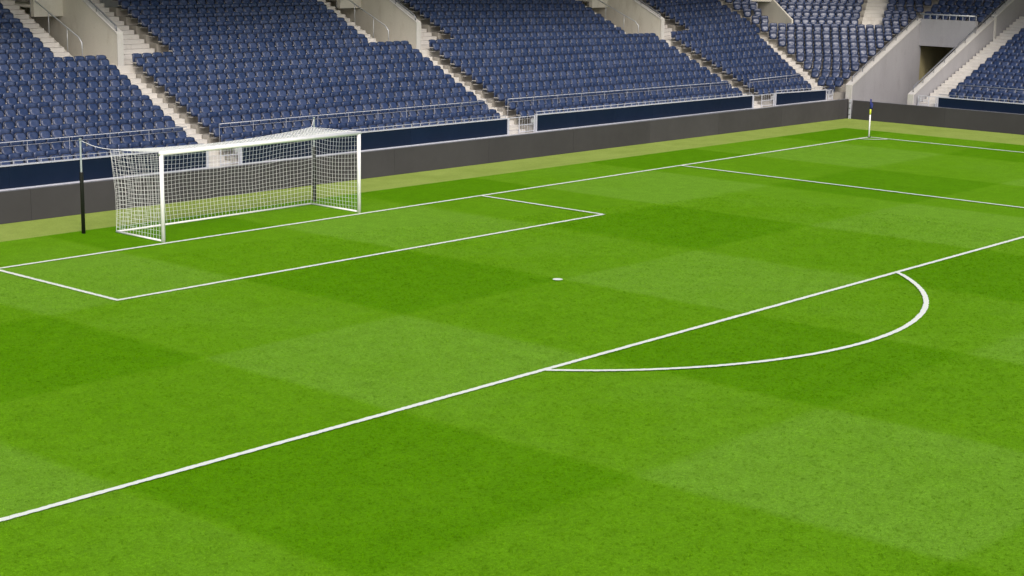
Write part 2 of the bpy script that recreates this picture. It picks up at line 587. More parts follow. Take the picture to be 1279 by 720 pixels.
# ------------------------------------------------------------------ perimeter boards
bb = empty('perimeter_board', W(16, 0, 0), 'long plain dark grey perimeter board running behind the goal', 'perimeter board')
edges = [-14.0]
while edges[-1] < 40.3:
    edges.append(min(edges[-1] + 4.9, 40.72))
for a, b_ in zip(edges[:-1], edges[1:]):
    MB().lbox(a + 0.004, b_ - 0.004, 0, 0.16, 0.0, 0.935, False).build('panel', 'board_grey', bb)
MB().lbox(-14, 40.7, 0.02, 0.14, 0.9352, 0.945, False).build('top_cap', 'rail_dark', bb)
SX = 40.62                                         # face of the side boards
sb = empty('perimeter_board', (SX, -10, 0), 'plain dark grey perimeter board along the touch line below the tunnel', 'perimeter board')
ys = [4.25]
while ys[-1] > -30:
    ys.append(ys[-1] - 4.9)
for a, b_ in zip(ys[:-1], ys[1:]):
    MB().box((SX, b_ + 0.004, 0), (SX + 0.16, a - 0.004, 0.90)).build('panel', 'board_grey', sb)
MB().box((SX + 0.02, ys[-1], 0.9002), (SX + 0.14, 4.24, 0.91)).build('top_cap', 'rail_dark', sb)
cp = empty('board_corner_post', (40.70, 4.42, 0), 'slim white metal post where the two dark boards meet', 'post')
MB().box((40.60, 4.33, 0), (40.70, 4.43, 0.93)).build('post', 'rail_white', cp)
for z in (0.18, 0.48, 0.74):
    MB().box((40.585, 4.34, z), (40.598, 4.42, z + 0.05)).build('clip', 'rail_dark', cp)

# ------------------------------------------------------------------ front wall, navy panels, rails, gates
fwall = MB().lbox(-14, 40.75, 0.50, 0.98, 0.0, 0.84)
tag(fwall.build('front_wall', 'ledge'), 'low pale concrete wall under the navy panels behind the grey board', 'wall')

PAN = [(-14.0, 2.87, 1.60, 1.535, 'long navy panel behind the near goalpost and the free-standing net pole'),
       (4.33, 17.35, 1.535, 1.50, 'navy panel seen through the goal net and past the far goalpost'),
       (19.06, 33.86, 1.53, 1.455, 'longest fully visible navy panel between two stair gates'),
       (35.76, 40.05, 1.44, 1.36, 'short navy panel next to the corner gate')]
for (ua, ub, za, zb, lab) in PAN:
    pn = empty('navy_panel', W((ua + ub) / 2, 0.92, 0.86), lab, 'panel', 'navy panels along the front of the stand')
    n = max(2, int((ub - ua) / 2.4))
    for k in range(n):
        p0 = ua + (ub - ua) * k / n; p1 = ua + (ub - ua) * (k + 1) / n
        z0 = za + (zb - za) * k / n; z1 = za + (zb - za) * (k + 1) / n
        g = 0.003
        MB().hexa([W(p0 + g, 0.88, 0.87, False), W(p1 - g, 0.88, 0.87, False), W(p1 - g, 0.93, 0.87, False), W(p0 + g, 0.93, 0.87, False),
                   W(p0 + g, 0.88, z0 - 0.03, False), W(p1 - g, 0.88, z1 - 0.03, False), W(p1 - g, 0.93, z1 - 0.03, False), W(p0 + g, 0.93, z0 - 0.03, False)]).build('board', 'board_navy', pn)
    cap = MB()
    cap.hexa([W(ua, 0.86, za - 0.028, False), W(ub, 0.86, zb - 0.028, False), W(ub, 0.96, zb - 0.028, False), W(ua, 0.96, za - 0.028, False),
              W(ua, 0.86, za + 0.012, False), W(ub, 0.86, zb + 0.012, False), W(ub, 0.96, zb + 0.012, False), W(ua, 0.96, za + 0.012, False)])
    cap.build('top_rail', 'rail_white', pn)
    MB().lbox(ua, ub, 0.84, 0.95, 0.842, 0.868, False).build('bottom_rail', 'rail_white', pn)
    for u, z in ((ua, za), (ub, zb)):
        s = -1 if u == ua else 1
        MB().lbox(min(u, u + s * 0.06), max(u, u + s * 0.06), 0.85, 0.95, 0.842, z + 0.014, False).build('end_post', 'rail_white', pn)
    # low rail with short balusters along the panel's top
    gr = empty('panel_rail', W((ua + ub) / 2, 0.92, 1.5), 'low slim rail on the ' + lab.replace(' fully visible', '').replace(' behind the near goalpost and the', ' behind the').replace(' and past the far goalpost', ''), 'railing', 'low rails on the navy panels')
    zf = lambda u: za + (zb - za) * (u - ua) / (ub - ua)
    MB().tube([W(ua + 0.05, 0.92, zf(ua) + 0.11, False), W(ub - 0.05, 0.92, zf(ub) + 0.11, False)], 0.012, 6).build('rail', 'rail_white', gr, True)
    n = max(2, int((ub - ua) / 0.46))
    for k in range(n + 1):
        u = ua + 0.05 + (ub - ua - 0.1) * k / n
        MB().tube([W(u, 0.92, zf(u) + 0.01, False), W(u, 0.92, zf(u) + 0.11, False)], 0.010, 5).build('baluster', 'rail_white', gr)
# guard rails between the first and the second row
for ua, ub, lab in ((-13.5, A1 - 0.1, 'behind the free-standing net pole'), (A1 + 1.25, A2 - 0.2, 'directly behind the goal'), (A2 + 1.0, A3 - 0.3, 'above the longest clear navy panel'), (A3 + 1.3, 39.6, 'above the short navy panel')):
    gr = empty('guard_rail', W((ua + ub) / 2, 1.89, rz(1)), 'thin metal guard rail between the first two seat rows ' + lab, 'railing', 'guard rails between the first two rows')
    for z, r in ((2.11, 0.014), (1.985, 0.005)):
        n = int((ub - ua) / 2.5) + 1
        MB().tube([W(ua + (ub - ua) * k / n, 1.89, z) for k in range(n + 1)], r, 6).build('rail', 'rail_white', gr, True)
    n = int((ub - ua) / 1.40)
    for k in range(n + 1):
        u = ua + (ub - ua) * k / n
        MB().tube([W(u, 1.89, rz(1)), W(u, 1.89, 2.11)], 0.007, 5).build('post', 'rail_white', gr)

def gate(P, q0, q1, z0, z1, lab):
    """P(s, z): point on the gate line"""
    g = empty('stair_gate', P((q0 + q1) / 2, z0), lab, 'gate', 'gates at the foot of the stairs')
    L = q1 - q0
    for s in (0.07, 0.42, 0.93):
        MB().tube([P(q0 + L * s, z0), P(q0 + L * s, z1)], 0.022, 6).build('post', 'rail_white', g)
    for z in (z0 + 0.06, (z0 + z1) / 2, z1 - 0.02):
        MB().tube([P(q0 + L * 0.42, z), P(q0 + L * 0.93, z)], 0.015, 6).build('rail', 'rail_white', g)
    MB().tube([P(q0 + L * 0.07, z1 - 0.02), P(q0 + L * 0.42, z1 - 0.02)], 0.015, 6).build('rail', 'rail_white', g)
    for s in (0.52, 0.61, 0.70, 0.79, 0.86):
        MB().tube([P(q0 + L * s, z0 + 0.06), P(q0 + L * s, z1 - 0.02)], 0.007, 5).build('bar', 'rail_white', g)
    MB().box(tuple(P(q0 + L * 0.86, z1 - 0.28) - Vector((0.05, 0.05, 0))), tuple(P(q0 + L * 0.86, z1 - 0.12) + Vector((0.05, 0.02, 0)))).build('lock_box', 'steel', g)

for q0, q1, z1, lab in ((2.87, 4.33, 1.53, 'pale metal stair gate seen through the goal net'), (17.35, 19.06, 1.51, 'pale metal stair gate between the two longest navy panels'),
                        (33.86, 35.76, 1.44, 'pale metal stair gate beside the short navy panel'), (40.05, 40.75, 1.35, 'narrow pale metal gate in the corner of the stand')):
    gate(lambda s, z: W(s, 0.91, z, False), q0, q1, 0.842, z1, lab)

# ------------------------------------------------------------------ seats
def seat_meshes():
    mats = {}
    # folded seat pan: bulged rounded square
    b = MB()
    N = 16
    def ring(w, h, y, zc, e=0.5):
        out = []
        for k in range(N):
            t = 2 * math.pi * k / N
            c, s = math.cos(t), math.sin(t)
            x = math.copysign(abs(c) ** e, c) * w / 2
            z = math.copysign(abs(s) ** e, s) * h / 2
            if s < 0: x *= 0.95
            out.append((x, y + 0.085 * (z / h), zc + z))
        return out
    def shell(rings, close_back=True):
        b = MB()
        vs = [p for r in rings for p in r]; fs = []
        for i in range(len(rings) - 1):
            for k in range(N):
                a = i * N + k; c = i * N + (k + 1) % N
                fs.append((a, c, c + N, a + N))
        fs.append(tuple((len(rings) - 1) * N + k for k in range(N)))
        if close_back: fs.append(tuple(reversed(range(N))))
        return b.add(vs, [tuple(reversed(f)) for f in fs])
    # padded face of the folded pan, bulging forward out of a darker outline ring
    mats['seat_pan'] = (shell([ring(0.350, 0.290, 0.02, 0.422, 0.60), ring(0.356, 0.296, -0.040, 0.422, 0.60), ring(0.342, 0.280, -0.064, 0.420, 0.62), ring(0.27, 0.21, -0.084, 0.415, 0.68), ring(0.13, 0.10, -0.092, 0.41, 0.8)]), 'seat_blue')
    mats['pan_outline'] = (shell([ring(0.37, 0.300, 0.045, 0.428), ring(0.402, 0.336, 0.020, 0.428), ring(0.402, 0.336, -0.020, 0.428), ring(0.388, 0.320, -0.034, 0.428)]), 'seat_outline')
    # backrest with rolled top edge
    prof = [(0.185, 0.34, 0.37), (0.185, 0.48, 0.40), (0.188, 0.59, 0.405), (0.190, 0.645, 0.40), (0.202, 0.686, 0.385), (0.230, 0.712, 0.365), (0.272, 0.714, 0.352), (0.295, 0.688, 0.345)]
    prof += [(0.268, 0.664, 0.345), (0.238, 0.63, 0.375), (0.225, 0.48, 0.385), (0.222, 0.34, 0.36)]
    b = MB(); vs = []; fs = []
    nc = 5
    for i, (y, z, w_) in enumerate(prof):
        for j in range(nc):
            s = -1 + 2 * j / (nc - 1)
            vs.append((s * w_ / 2, y - 0.035 * s * s, z - (0.022 * s ** 4 if 3 <= i <= 8 else 0)))
    n = len(prof)
    for i in range(n):
        k = (i + 1) % n
        for j in range(nc - 1):
            fs.append((i * nc + j, i * nc + j + 1, k * nc + j + 1, k * nc + j))
    fs.append(tuple(i * nc for i in range(n)))
    fs.append(tuple(i * nc + nc - 1 for i in reversed(range(n))))
    b.add(vs, fs)
    mats['backrest'] = (b, 'seat_blue')
    b = MB()
    b.box((-0.222, -0.066, 0.380), (-0.206, 0.16, 0.420))
    b.box((-0.20, -0.050, 0.236), (0.20, 0.10, 0.258))
    mats['bracket'] = (b, 'bracket')
    return mats
SM = seat_meshes()

SEATS = []   # (world pos, angle, block, row)
PITCH = 0.432
def fill(u_a, u_b, i, block, anchor='spread'):
    L = u_b - u_a
    n = int(L / PITCH + 0.25)
    p = L / n if anchor == 'spread' else PITCH
    for k in range(n):
        u = u_a + (k + 0.5) * p if anchor == 'spread' else u_b - (k + 0.5) * p
        SEATS.append((W(u, rv(i), rz(i)), math.atan2(EU.y, EU.x), block, i))

US = [40.7, 41.01, 41.28, 41.56, 41.81, 41.89, 41.98, 42.05]
def PL(i):
    u = US[i] if i < 8 else 42.1 + 0.05 * (i - 8)
    p = W(u, rv(i), 0, False)
    return Vector((p.x, p.y))
def PR(i): return Vector((41.37 + 0.792 * (i - 1), 5.3))
def cz(i): return 1.65 + 0.342 * (i - 1) - 0.49
def a4end(i): return 39.5 + 0.25 * i

LOW = []     # tiers: (u0,u1,i)
for i in range(ROWS):
    if i <= 8:
        segs = [(-13.5, A1, 0), (A1 + 1.05, A2, 1), (A2 + 1.15, A3, 2), (A3 + 1.2, a4end(i) if i < 8 else 42.1, 3)]
    else:
        segs = [(-13.5, A1 - 1.8, 4), (A1 + 3.05, A2 - 1.85, 5), (A2 + 3.0, A3 - 1.85, 6), (A3 + 3.1, 42.1, 7)]
    for a, b_, blk in segs:
        fill(a, b_, i, blk, 'right' if a < -10 else 'spread')
        LOW.append((a, b_, i, blk))
def chord_pts(i): return PL(i), PR(i)
def gaps(i):
    k = i - 9
    return [(0.97 + 0.16 * k, 2.20 + 0.13 * k), (5.57 + 0.61 * k, 6.80 + 0.63 * k)] if i >= 9 else []
for i in range(ROWS):
    a, b_ = chord_pts(i)
    L = (b_ - a).length; d = (b_ - a) / L
    cuts = [0.05] + [x for g in gaps(i) for x in g] + [L]
    if i < 8: cuts[0] = 0.0
    for s0, s1 in zip(cuts[0::2], cuts[1::2]):
        n = int((s1 - s0) / PITCH + 0.3)
        for k in range(n):
            p = a + d * (s0 + (k + 0.5) * (s1 - s0) / n)
            SEATS.append((Vector((p.x, p.y, cz(i))), math.atan2(d.y, d.x), 8 if i < 9 else 9, i))
    if i >= 10:
        e = Vector((b_.x + 0.33, 1.62)); L2 = (e - b_).length; d2 = (e - b_) / L2
        n = int((L2 - 0.3) / PITCH)
        for k in range(n):
            p = b_ + d2 * (0.3 + (k + 0.5) * (L2 - 0.3) / n)
            SEATS.append((Vector((p.x, p.y, cz(i))), math.atan2(d2.y, d2.x), 10, i))
# side stand
SD, SR = 0.70, 0.262
def sx_(i): return 41.85 + SD * i
def sz_(i): return 1.48 - 0.49 + SR * i
for i in range(14):
    for k in range(24):
        SEATS.append((Vector((sx_(i), -0.16 - (k + 0.5) * PITCH, sz_(i))), -math.pi / 2, 11, i))

def project(p):
    d = p - CAM
    z = d.dot(fw)
    return 639.5 + FPX * d.dot(rr) / z, 360 - FPX * d.dot(uu) / z, z
vis = []
for k, s in enumerate(SEATS):
    x, y, z = project(s[0] + Vector((0, 0, 0.5)))
    if -2 <= x <= 1281 and -2 <= y <= 722:
        vis.append((z, k))
vis.sort()
ONE = set(k for _, k in vis[:300])
ORD = ['first', 'second', 'third', 'fourth', 'fifth', 'sixth', 'seventh', 'eighth', 'ninth', 'tenth', 'eleventh', 'twelfth', 'thirteenth', 'fourteenth', 'fifteenth', 'sixteenth', 'seventeenth', 'eighteenth', 'nineteenth', 'twentieth']
TENS = ['', '', 'twenty', 'thirty']
def ordinal(n):
    return ORD[n] if n < 20 else TENS[(n + 1) // 10] + '-' + ORD[(n + 1) % 10 - 1] if (n + 1) % 10 else ['', '', '', 'thirtieth', 'fortieth'][(n + 1) // 10]
BLK = {0: 'lower block behind lone net pole', 1: 'lower block behind the goal', 4: 'upper block above lone net pole', 5: 'upper block above the goal'}
RANK = {}
for blk_ in (0, 1, 4, 5):
    for row_ in range(ROWS):
        ks = [k for k, q in enumerate(SEATS) if q[2] == blk_ and q[3] == row_]
        ks.sort(key=lambda k: SEATS[k][0].x, reverse=blk_ in (0, 4))
        for n_, k in enumerate(ks):
            RANK[k] = n_
seat_me = {}
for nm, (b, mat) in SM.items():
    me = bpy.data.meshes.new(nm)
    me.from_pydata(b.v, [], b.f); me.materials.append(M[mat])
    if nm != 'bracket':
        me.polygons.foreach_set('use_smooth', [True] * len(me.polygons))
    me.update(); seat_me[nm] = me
rest = {nm: MB() for nm in SM}
rj = random.Random(11)
for k, (p, ang, blk, row) in enumerate(SEATS):
    ja = ang + rj.uniform(-0.025, 0.025)
    tilt = rj.uniform(-0.05, 0.06) if rj.random() > 0.05 else rj.uniform(0.12, 0.26)
    if k in ONE:
        bl = BLK.get(blk, 'far block')
        e = empty('stadium_seat', p, 'navy seat, %s row, %s from the %s stairs, %s' % (ORD[row], ordinal(RANK.get(k, 0)), 'pole-side' if blk in (0, 4) else 'net-side', bl), 'seat', 'navy seats of the ' + bl)
        e.rotation_euler = (0, 0, ja)
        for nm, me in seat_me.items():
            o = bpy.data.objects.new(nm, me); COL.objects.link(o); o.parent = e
            if nm in ('seat_pan', 'pan_outline'):
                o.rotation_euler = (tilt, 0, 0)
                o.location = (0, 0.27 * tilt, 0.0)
    else:
        ca_, sa_ = math.cos(ja), math.sin(ja)
        for nm, (b, mat) in SM.items():
            T = []
            for (x, y, z) in b.v:
                if nm in ('seat_pan', 'pan_outline'):
                    y, z = y - (z - 0.27) * tilt, z
                T.append((p.x + ca_ * x - sa_ * y, p.y + sa_ * x + ca_ * y, p.z + z))
            rest[nm].add(T, b.f)
allb = MB()
me = bpy.data.meshes.new('distant_seats')
vv, ff, mi, sm_ = [], [], [], []
for q, nm in enumerate(('seat_pan', 'pan_outline', 'backrest', 'bracket')):
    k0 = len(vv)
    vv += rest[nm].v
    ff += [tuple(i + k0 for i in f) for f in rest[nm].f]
    mi += [{'bracket': 1, 'pan_outline': 2}.get(nm, 0)] * len(rest[nm].f)
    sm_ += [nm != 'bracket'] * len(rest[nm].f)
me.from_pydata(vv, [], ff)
me.materials.append(M['seat_blue']); me.materials.append(M['bracket']); me.materials.append(M['seat_outline'])
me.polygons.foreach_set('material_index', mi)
me.polygons.foreach_set('use_smooth', sm_)
me.update()
o = bpy.data.objects.new('distant_seats', me); COL.objects.link(o)
tag(o, 'mass of folded navy plastic seats filling the farther blocks and the corner', 'seats', None, 'stuff')

# ------------------------------------------------------------------ terraces
blocks = {}
for a, b_, i, blk in LOW:
    blocks.setdefault(blk, []).append((a, b_, i))
TLAB = {0: 'concrete terrace under the lower seats behind the free-standing net pole', 1: 'concrete terrace under the lower seats directly behind the goal', 2: 'concrete terrace under the lower seats above the longest clear navy panel', 3: 'concrete terrace under the lower seats above the short navy panel',
        4: 'concrete terrace under the upper seats above the free-standing net pole', 5: 'concrete terrace under the upper seats above and behind the goal', 6: 'concrete terrace under the upper seats between second and third entrance', 7: 'concrete terrace under the upper seats next to the corner'}
for blk, L in blocks.items():
    t = empty('seating_terrace', W((L[0][0] + L[0][1]) / 2, rv(L[0][2]), rz(L[0][2]) - 0.4), TLAB[blk], 'terrace', 'concrete terraces of the stand')
    for a, b_, i in L:
        MB().lbox(a, b_, rv(i) - 0.36, rv(i) + 0.262, (rz(i) - 0.42) if i else 0.0, rz(i)).build('tier', 'riser', t)
ct = empty('seating_terrace', (42, 5.6, 0), 'fan-shaped concrete terrace under the corner seats by the tunnel', 'terrace', 'concrete terraces of the stand')
def off(i, s):   # front edge of corner tier i at chord distance s
    a, b_ = chord_pts(i)
    d = (b_ - a).normalized()
    n = Vector((d.y, -d.x))
    return a + d * s + n * 0.30
for i in range(ROWS - 1):
    La, Lb = (PR(i) - PL(i)).length, (PR(i + 1) - PL(i + 1)).length
    if i >= 9:
        g0, g1 = gaps(i), gaps(i + 1)
        ca_, cb_ = [0, *g0[0], *g0[1], La + 0.4], [0, *g1[0], *g1[1], Lb + 0.4]
    else:
        ca_, cb_ = [-0.1 if i < 8 else 0, La + 0.35], [-0.1 if i < 7 else 0, Lb + 0.35]
    for k in range(0, len(ca_), 2):
        poly = [off(i, ca_[k]), off(i, ca_[k + 1]), off(i + 1, cb_[k + 1]), off(i + 1, cb_[k])]
        MB().prism([(p.x, p.y) for p in poly][::1], max(0, cz(i) - 0.45), cz(i)).build('tier', 'riser', ct)
    if i >= 10:
        x0 = PR(i).x; x1 = PR(i + 1).x
        MB().prism([(x0 - 0.3, 4.95), (x0 + 0.03, 1.47), (x1 + 0.03, 1.47), (x1 - 0.3, 4.95)], cz(i) - 0.45, cz(i)).build('tier', 'riser', ct)
st = empty('seating_terrace', (42, -5, 0), 'concrete terrace under the seats beside the tunnel, behind the side board', 'terrace', 'concrete terraces of the stand')
for i in range(14):
    MB().box((sx_(i) - 0.36, -10.6, (sz_(i) - 0.4) if i else 0), (sx_(i) + 0.342, -0.14, sz_(i))).build('tier', 'riser', st)

# ------------------------------------------------------------------ stairs
def flight(ua, ub, v0, z0, n, lab, rise=RISE / 2, dep=DEP / 2):
    f = empty('stair_flight', W((ua + ub) / 2, v0, z0 - 0.3), lab, 'stairs', 'concrete stair flights of the stand')
    for k in range(n):
        MB().lbox(ua, ub, v0 + dep * k, v0 + dep * (k + 1) + 0.02, z0 + rise * (k - 1) - 0.12, z0 + rise * k).build('step', 'step', f)
    return f
for q, (a, wd, nm) in enumerate(((A1, 1.0, 'behind the goal net'), (A2, 1.08, 'between the two longest navy panels'), (A3, 1.14, 'beside the short navy panel'))):
    # first tread (k=0) level with the front row's floor less two steps
    flight(a + 0.02, a + wd, rv(0) - 0.36 - 0.05, rz(0) - 0.12, 20, 'pale concrete stair flight rising from the gate ' + nm)
f4 = empty('stair_flight', W(40.4, 1.2, 0.7), 'pale concrete stair flight between the short-panel block and the corner seats', 'stairs', 'concrete stair flights of the stand')
for k in range(17):
    i = k / 2
    ua = a4end(i) + 0.02
    ub = (US[min(7, int(i))] if i < 8 else 42.1) - 0.06
    v = rv(0) - 0.36 + 0.31 * k
    MB().lbox(ua, ub, v, v + 0.33, rz(0) + 0.15 * (k - 1) - 0.12, rz(0) + 0.15 * k + 0.04).build('step', 'step', f4)
MB().lbox(40.07, 40.72, 0.99, 1.06, 0.5, 0.95).build('step', 'step', f4)

# ------------------------------------------------------------------ vomitories (entrances in the stand)
ZL = rz(9)                                         # landing level
VF = rv(9) - 0.36                                  # front of the landing
def vom(a, ordn, up_r):
    uL, uR = a - 0.50, a + 0.56
    lab = 'beige concrete entrance passage with handrails, %s' % ordn
    v = empty('stand_entrance', W(a, VF, ZL - 0.3), lab, 'entrance', 'entrances cut into the stand')
    MB().lbox(a - 1.80, a + 3.05, VF + 0.004, VF + 0.62, ZL - 0.45, ZL - 0.002).build('landing', 'step', v)
    MB().lbox(uL, uR, VF + 0.62, VF + 7.5, ZL - 0.45, ZL - 0.004).build('floor', 'wall_beige', v)
    # right wall: sloping top, front end is a pale pillar
    def slope_wall(u0, u1, va, vb, za, zb, zbot, name, mat):
        MB().hexa([W(u0, va, zbot), W(u1, va, zbot), W(u1, vb, zbot), W(u0, vb, zbot), W(u0, va, za), W(u1, va, za), W(u1, vb, zb), W(u0, vb, zb)]).build(name, mat, v)
    sl = RISE / DEP * 1.06
    v1 = VF + 0.06
    slope_wall(uR, uR + 0.20, v1, v1 + 6.5, ZL + 1.10, ZL + 1.10 + 6.5 * sl, ZL - 0.4, 'side_wall', 'wall_beige')
    slope_wall(uR - 0.02, uR + 0.22, v1 - 0.05, v1 + 6.5, ZL + 1.08, ZL + 1.10 + 6.5 * sl, ZL + 1.0, 'coping', 'coping') if False else None
    MB().lbox(uR - 0.015, uR + 0.235, v1 - 0.03, v1 - 0.002, ZL, ZL + 1.12).build('pillar', 'coping', v)
    c = MB(); c.hexa([W(uR - 0.02, v1, ZL + 1.10), W(uR + 0.24, v1, ZL + 1.10), W(uR + 0.24, v1 + 6.5, ZL + 1.10 + 6.5 * sl), W(uR - 0.02, v1 + 6.5, ZL + 1.10 + 6.5 * sl),
                      W(uR - 0.02, v1, ZL + 1.15), W(uR + 0.24, v1, ZL + 1.15), W(uR + 0.24, v1 + 6.5, ZL + 1.15 + 6.5 * sl), W(uR - 0.02, v1 + 6.5, ZL + 1.15 + 6.5 * sl)]); c.build('coping', 'coping', v)
    # left wall stays below the stair edge
    sl2 = RISE / DEP
    slope_wall(uL - 0.12, uL, VF + 0.66, VF + 7, ZL + 0.02, ZL + 6.3 * sl2, ZL - 0.4, 'side_wall', 'wall_beige')
    # lintel and the passage behind it
    vl = VF + 3.42
    MB().lbox(uL - 0.12, uR, vl, vl + 0.2, ZL + 1.58, ZL + 3.6).build('lintel', 'wall_beige', v)
    MB().lbox(uL - 0.12, uR, vl + 0.2, vl + 4.0, ZL + 1.9, ZL + 2.0).build('ceiling', 'wall_beige', v)
    MB().lbox(uL - 0.12, uR, vl + 4.0, vl + 4.1, ZL - 0.3, ZL + 2.2).build('end_wall', 'dark_wall', v)
    # handrail over the right wall
    h = MB()
    hp = [W(uR + 0.05, v1 + 0.10, ZL + 1.15), W(uR + 0.05, v1 + 0.10, ZL + 1.34), W(uR + 0.05, v1 + 0.2, ZL + 1.42), W(uR + 0.05, v1 + 6.3, ZL + 1.40 + 6.2 * sl)]
    h.tube(hp, 0.03, 7)
    for k in range(1, 6):
        vk = v1 + 0.2 + 1.1 * k
        h.tube([W(uR + 0.05, vk, ZL + 1.14 + (vk - v1) * sl), W(uR + 0.05, vk, ZL + 1.40 + (vk - v1 - 0.1) * sl)], 0.015, 5)
    h.build('handrail', 'rail_dark', v, True)
    # handrail with posts on the left stair edge
    h = MB(); ul = uL - 0.05
    z_at = lambda vv_: ZL + 0.62 + (vv_ - VF) * 0.42
    h.tube([W(ul, VF + 0.55, ZL + 0.0), W(ul, VF + 0.55, z_at(VF + 0.45)), W(ul, VF + 0.75, z_at(VF + 0.75) + 0.06), W(ul, VF + 5.5, z_at(VF + 5.5) + 0.1)], 0.026, 7)
    for k in range(1, 5):
        vk = VF + 0.3 + 1.15 * k
        h.tube([W(ul, vk, ZL + (vk - VF - 0.3) * sl2 - 0.1), W(ul, vk, z_at(vk) + 0.06)], 0.018, 5)
    h.build('handrail', 'steel', v, True)
    # stairs either side
    flight(a - 1.80, uL - 0.13, VF + 0.62, ZL + 0.15, 18, 'narrow stairs by the handrail of entrance %s' % ordn)
    flight(uR + 0.245, up_r, VF + 0.62, ZL + 0.15, 18, 'broad stairs behind the coped wall, entrance %s' % ordn)
vom(A1, 'above the free-standing net pole', A1 + 2.95)
vom(A2, 'above the gate between the longest navy panels', A2 + 2.9)
vom(A3, 'above the gate beside the short navy panel', A3 + 3.0)

# corner entrance and corner stairs between the upper corner rows
ce = empty('stand_entrance', (43.3, 10.2, cz(9) - 0.3), 'small beige entrance recess above the corner stairs', 'entrance', 'entrances cut into the stand')
g9, g15 = gaps(9), gaps(14)
p = [off(9, g9[0][0]), off(9, g9[0][1]), off(14, g15[0][1]), off(14, g15[0][0])]
MB().prism([(q.x, q.y) for q in p], cz(9) - 0.3, cz(9) - 0.005).build('floor', 'wall_beige', ce)
def wallq(a, b_, z0, za, zb, th, name, mat, par):
    d = (b_ - a).normalized(); n = Vector((-d.y, d.x)) * th
    MB().hexa([(a.x, a.y, z0), (b_.x, b_.y, z0), (b_.x + n.x, b_.y + n.y, z0), (a.x + n.x, a.y + n.y, z0), (a.x, a.y, za), (b_.x, b_.y, zb), (b_.x + n.x, b_.y + n.y, zb), (a.x + n.x, a.y + n.y, za)]).build(name, mat, par)
wallq(off(9, g9[0][1] - 0.12), off(14, g15[0][1] - 0.12), cz(9) - 0.3, cz(9) + 0.55, cz(14) + 0.55, -0.1, 'side_wall', 'wall_beige', ce)
wallq(off(9, g9[0][0] + 0.12), off(14, g15[0][0] + 0.12), cz(9) - 0.3, cz(9) + 0.05, cz(14) + 0.05, 0.1, 'side_wall', 'wall_beige', ce)
q0, q1 = off(12, gaps(12)[0][0]), off(12, gaps(12)[0][1])
wallq(q0, q1, cz(9) + 1.4, cz(9) + 3, cz(9) + 3, 0.15, 'lintel', 'wall_beige', ce)
cs = empty('stair_flight', (46.3, 7.2, cz(9) - 0.3), 'pale stair flight climbing between the upper corner seats', 'stairs', 'concrete stair flights of the stand')
for i in range(9, ROWS - 1):
    for hlf in (0, 1):
        f0, f1 = hlf / 2, hlf / 2 + 0.5
        ga0, ga1 = gaps(i)[1], gaps(i + 1)[1]
        A_, B_ = off(i, ga0[0]).lerp(off(i + 1, ga1[0]), f0), off(i, ga0[1]).lerp(off(i + 1, ga1[1]), f0)
        C_, D_ = off(i, ga0[1]).lerp(off(i + 1, ga1[1]), f1), off(i, ga0[0]).lerp(off(i + 1, ga1[0]), f1)
        MB().prism([(q.x, q.y) for q in (A_, B_, C_, D_)], cz(i) - 0.3, cz(i) + 0.171 * hlf + 0.01).build('step', 'step', cs)

# ------------------------------------------------------------------ the corner tunnel
tn = empty('corner_tunnel', (44, 2.9, 0), 'grey concrete corner tunnel with sloping walls and dark opening', 'tunnel')
YL, YR = 4.47, 1.24
def xwall(y0, y1, x0, x1, z0, za, zb, name, mat, par):
    return MB().hexa([(x0, y0, z0), (x1, y0, z0), (x1, y1, z0), (x0, y1, z0), (x0, y0, za), (x1, y0, zb), (x1, y1, zb), (x0, y1, za)]).build(name, mat, par)
XT = 47.36
zl = lambda x: 1.47 + 0.447 * (x - 40.55)
xwall(YL, YL + 0.24, 40.86, XT + 0.2, 0, zl(40.86) - 0.05, zl(XT + 0.2) - 0.05, 'side_wall', 'wall_grey', tn)
xwall(YL + 0.12, YL + 0.30, XT + 0.2, 58, 0, 3.4, 3.4, 'side_wall', 'dark_wall', tn)
xwall(YL - 0.03, YL + 0.30, 40.86, XT + 0.2, zl(40.86), zl(40.86) + 0.02, zl(XT + 0.2) + 0.02, 'coping', 'coping', tn) if False else None
def slopebar(y0, y1, x0, x1, za, zb, th, name, mat):
    MB().hexa([(x0, y0, za), (x1, y0, zb), (x1, y1, zb), (x0, y1, za), (x0, y0, za + th), (x1, y0, zb + th), (x1, y1, zb + th), (x0, y1, za + th)]).build(name, mat, tn)
slopebar(YL - 0.02, YL + 0.34, 40.84, XT + 0.22, zl(40.84) - 0.048, zl(XT + 0.22) - 0.048, 0.06, 'coping', 'coping')
MB().box((40.80, YL - 0.03, 0.0), (40.858, YL + 0.30, zl(40.86) + 0.0)).build('end_pillar', 'coping', tn)
# lintel, ceiling, passage
MB().box((XT, YR + 0.2, 3.27), (XT + 0.25, YL - 0.002, 4.62)).build('lintel', 'wall_grey', tn)
MB().box((XT + 0.25, YR + 0.2, 3.40), (58, YL + 0.12, 3.5)).build('ceiling', 'dark_wall', tn)
MB().box((58, YR, 0), (58.2, YL + 0.2, 3.5)).build('end_wall', 'dark_wall', tn)

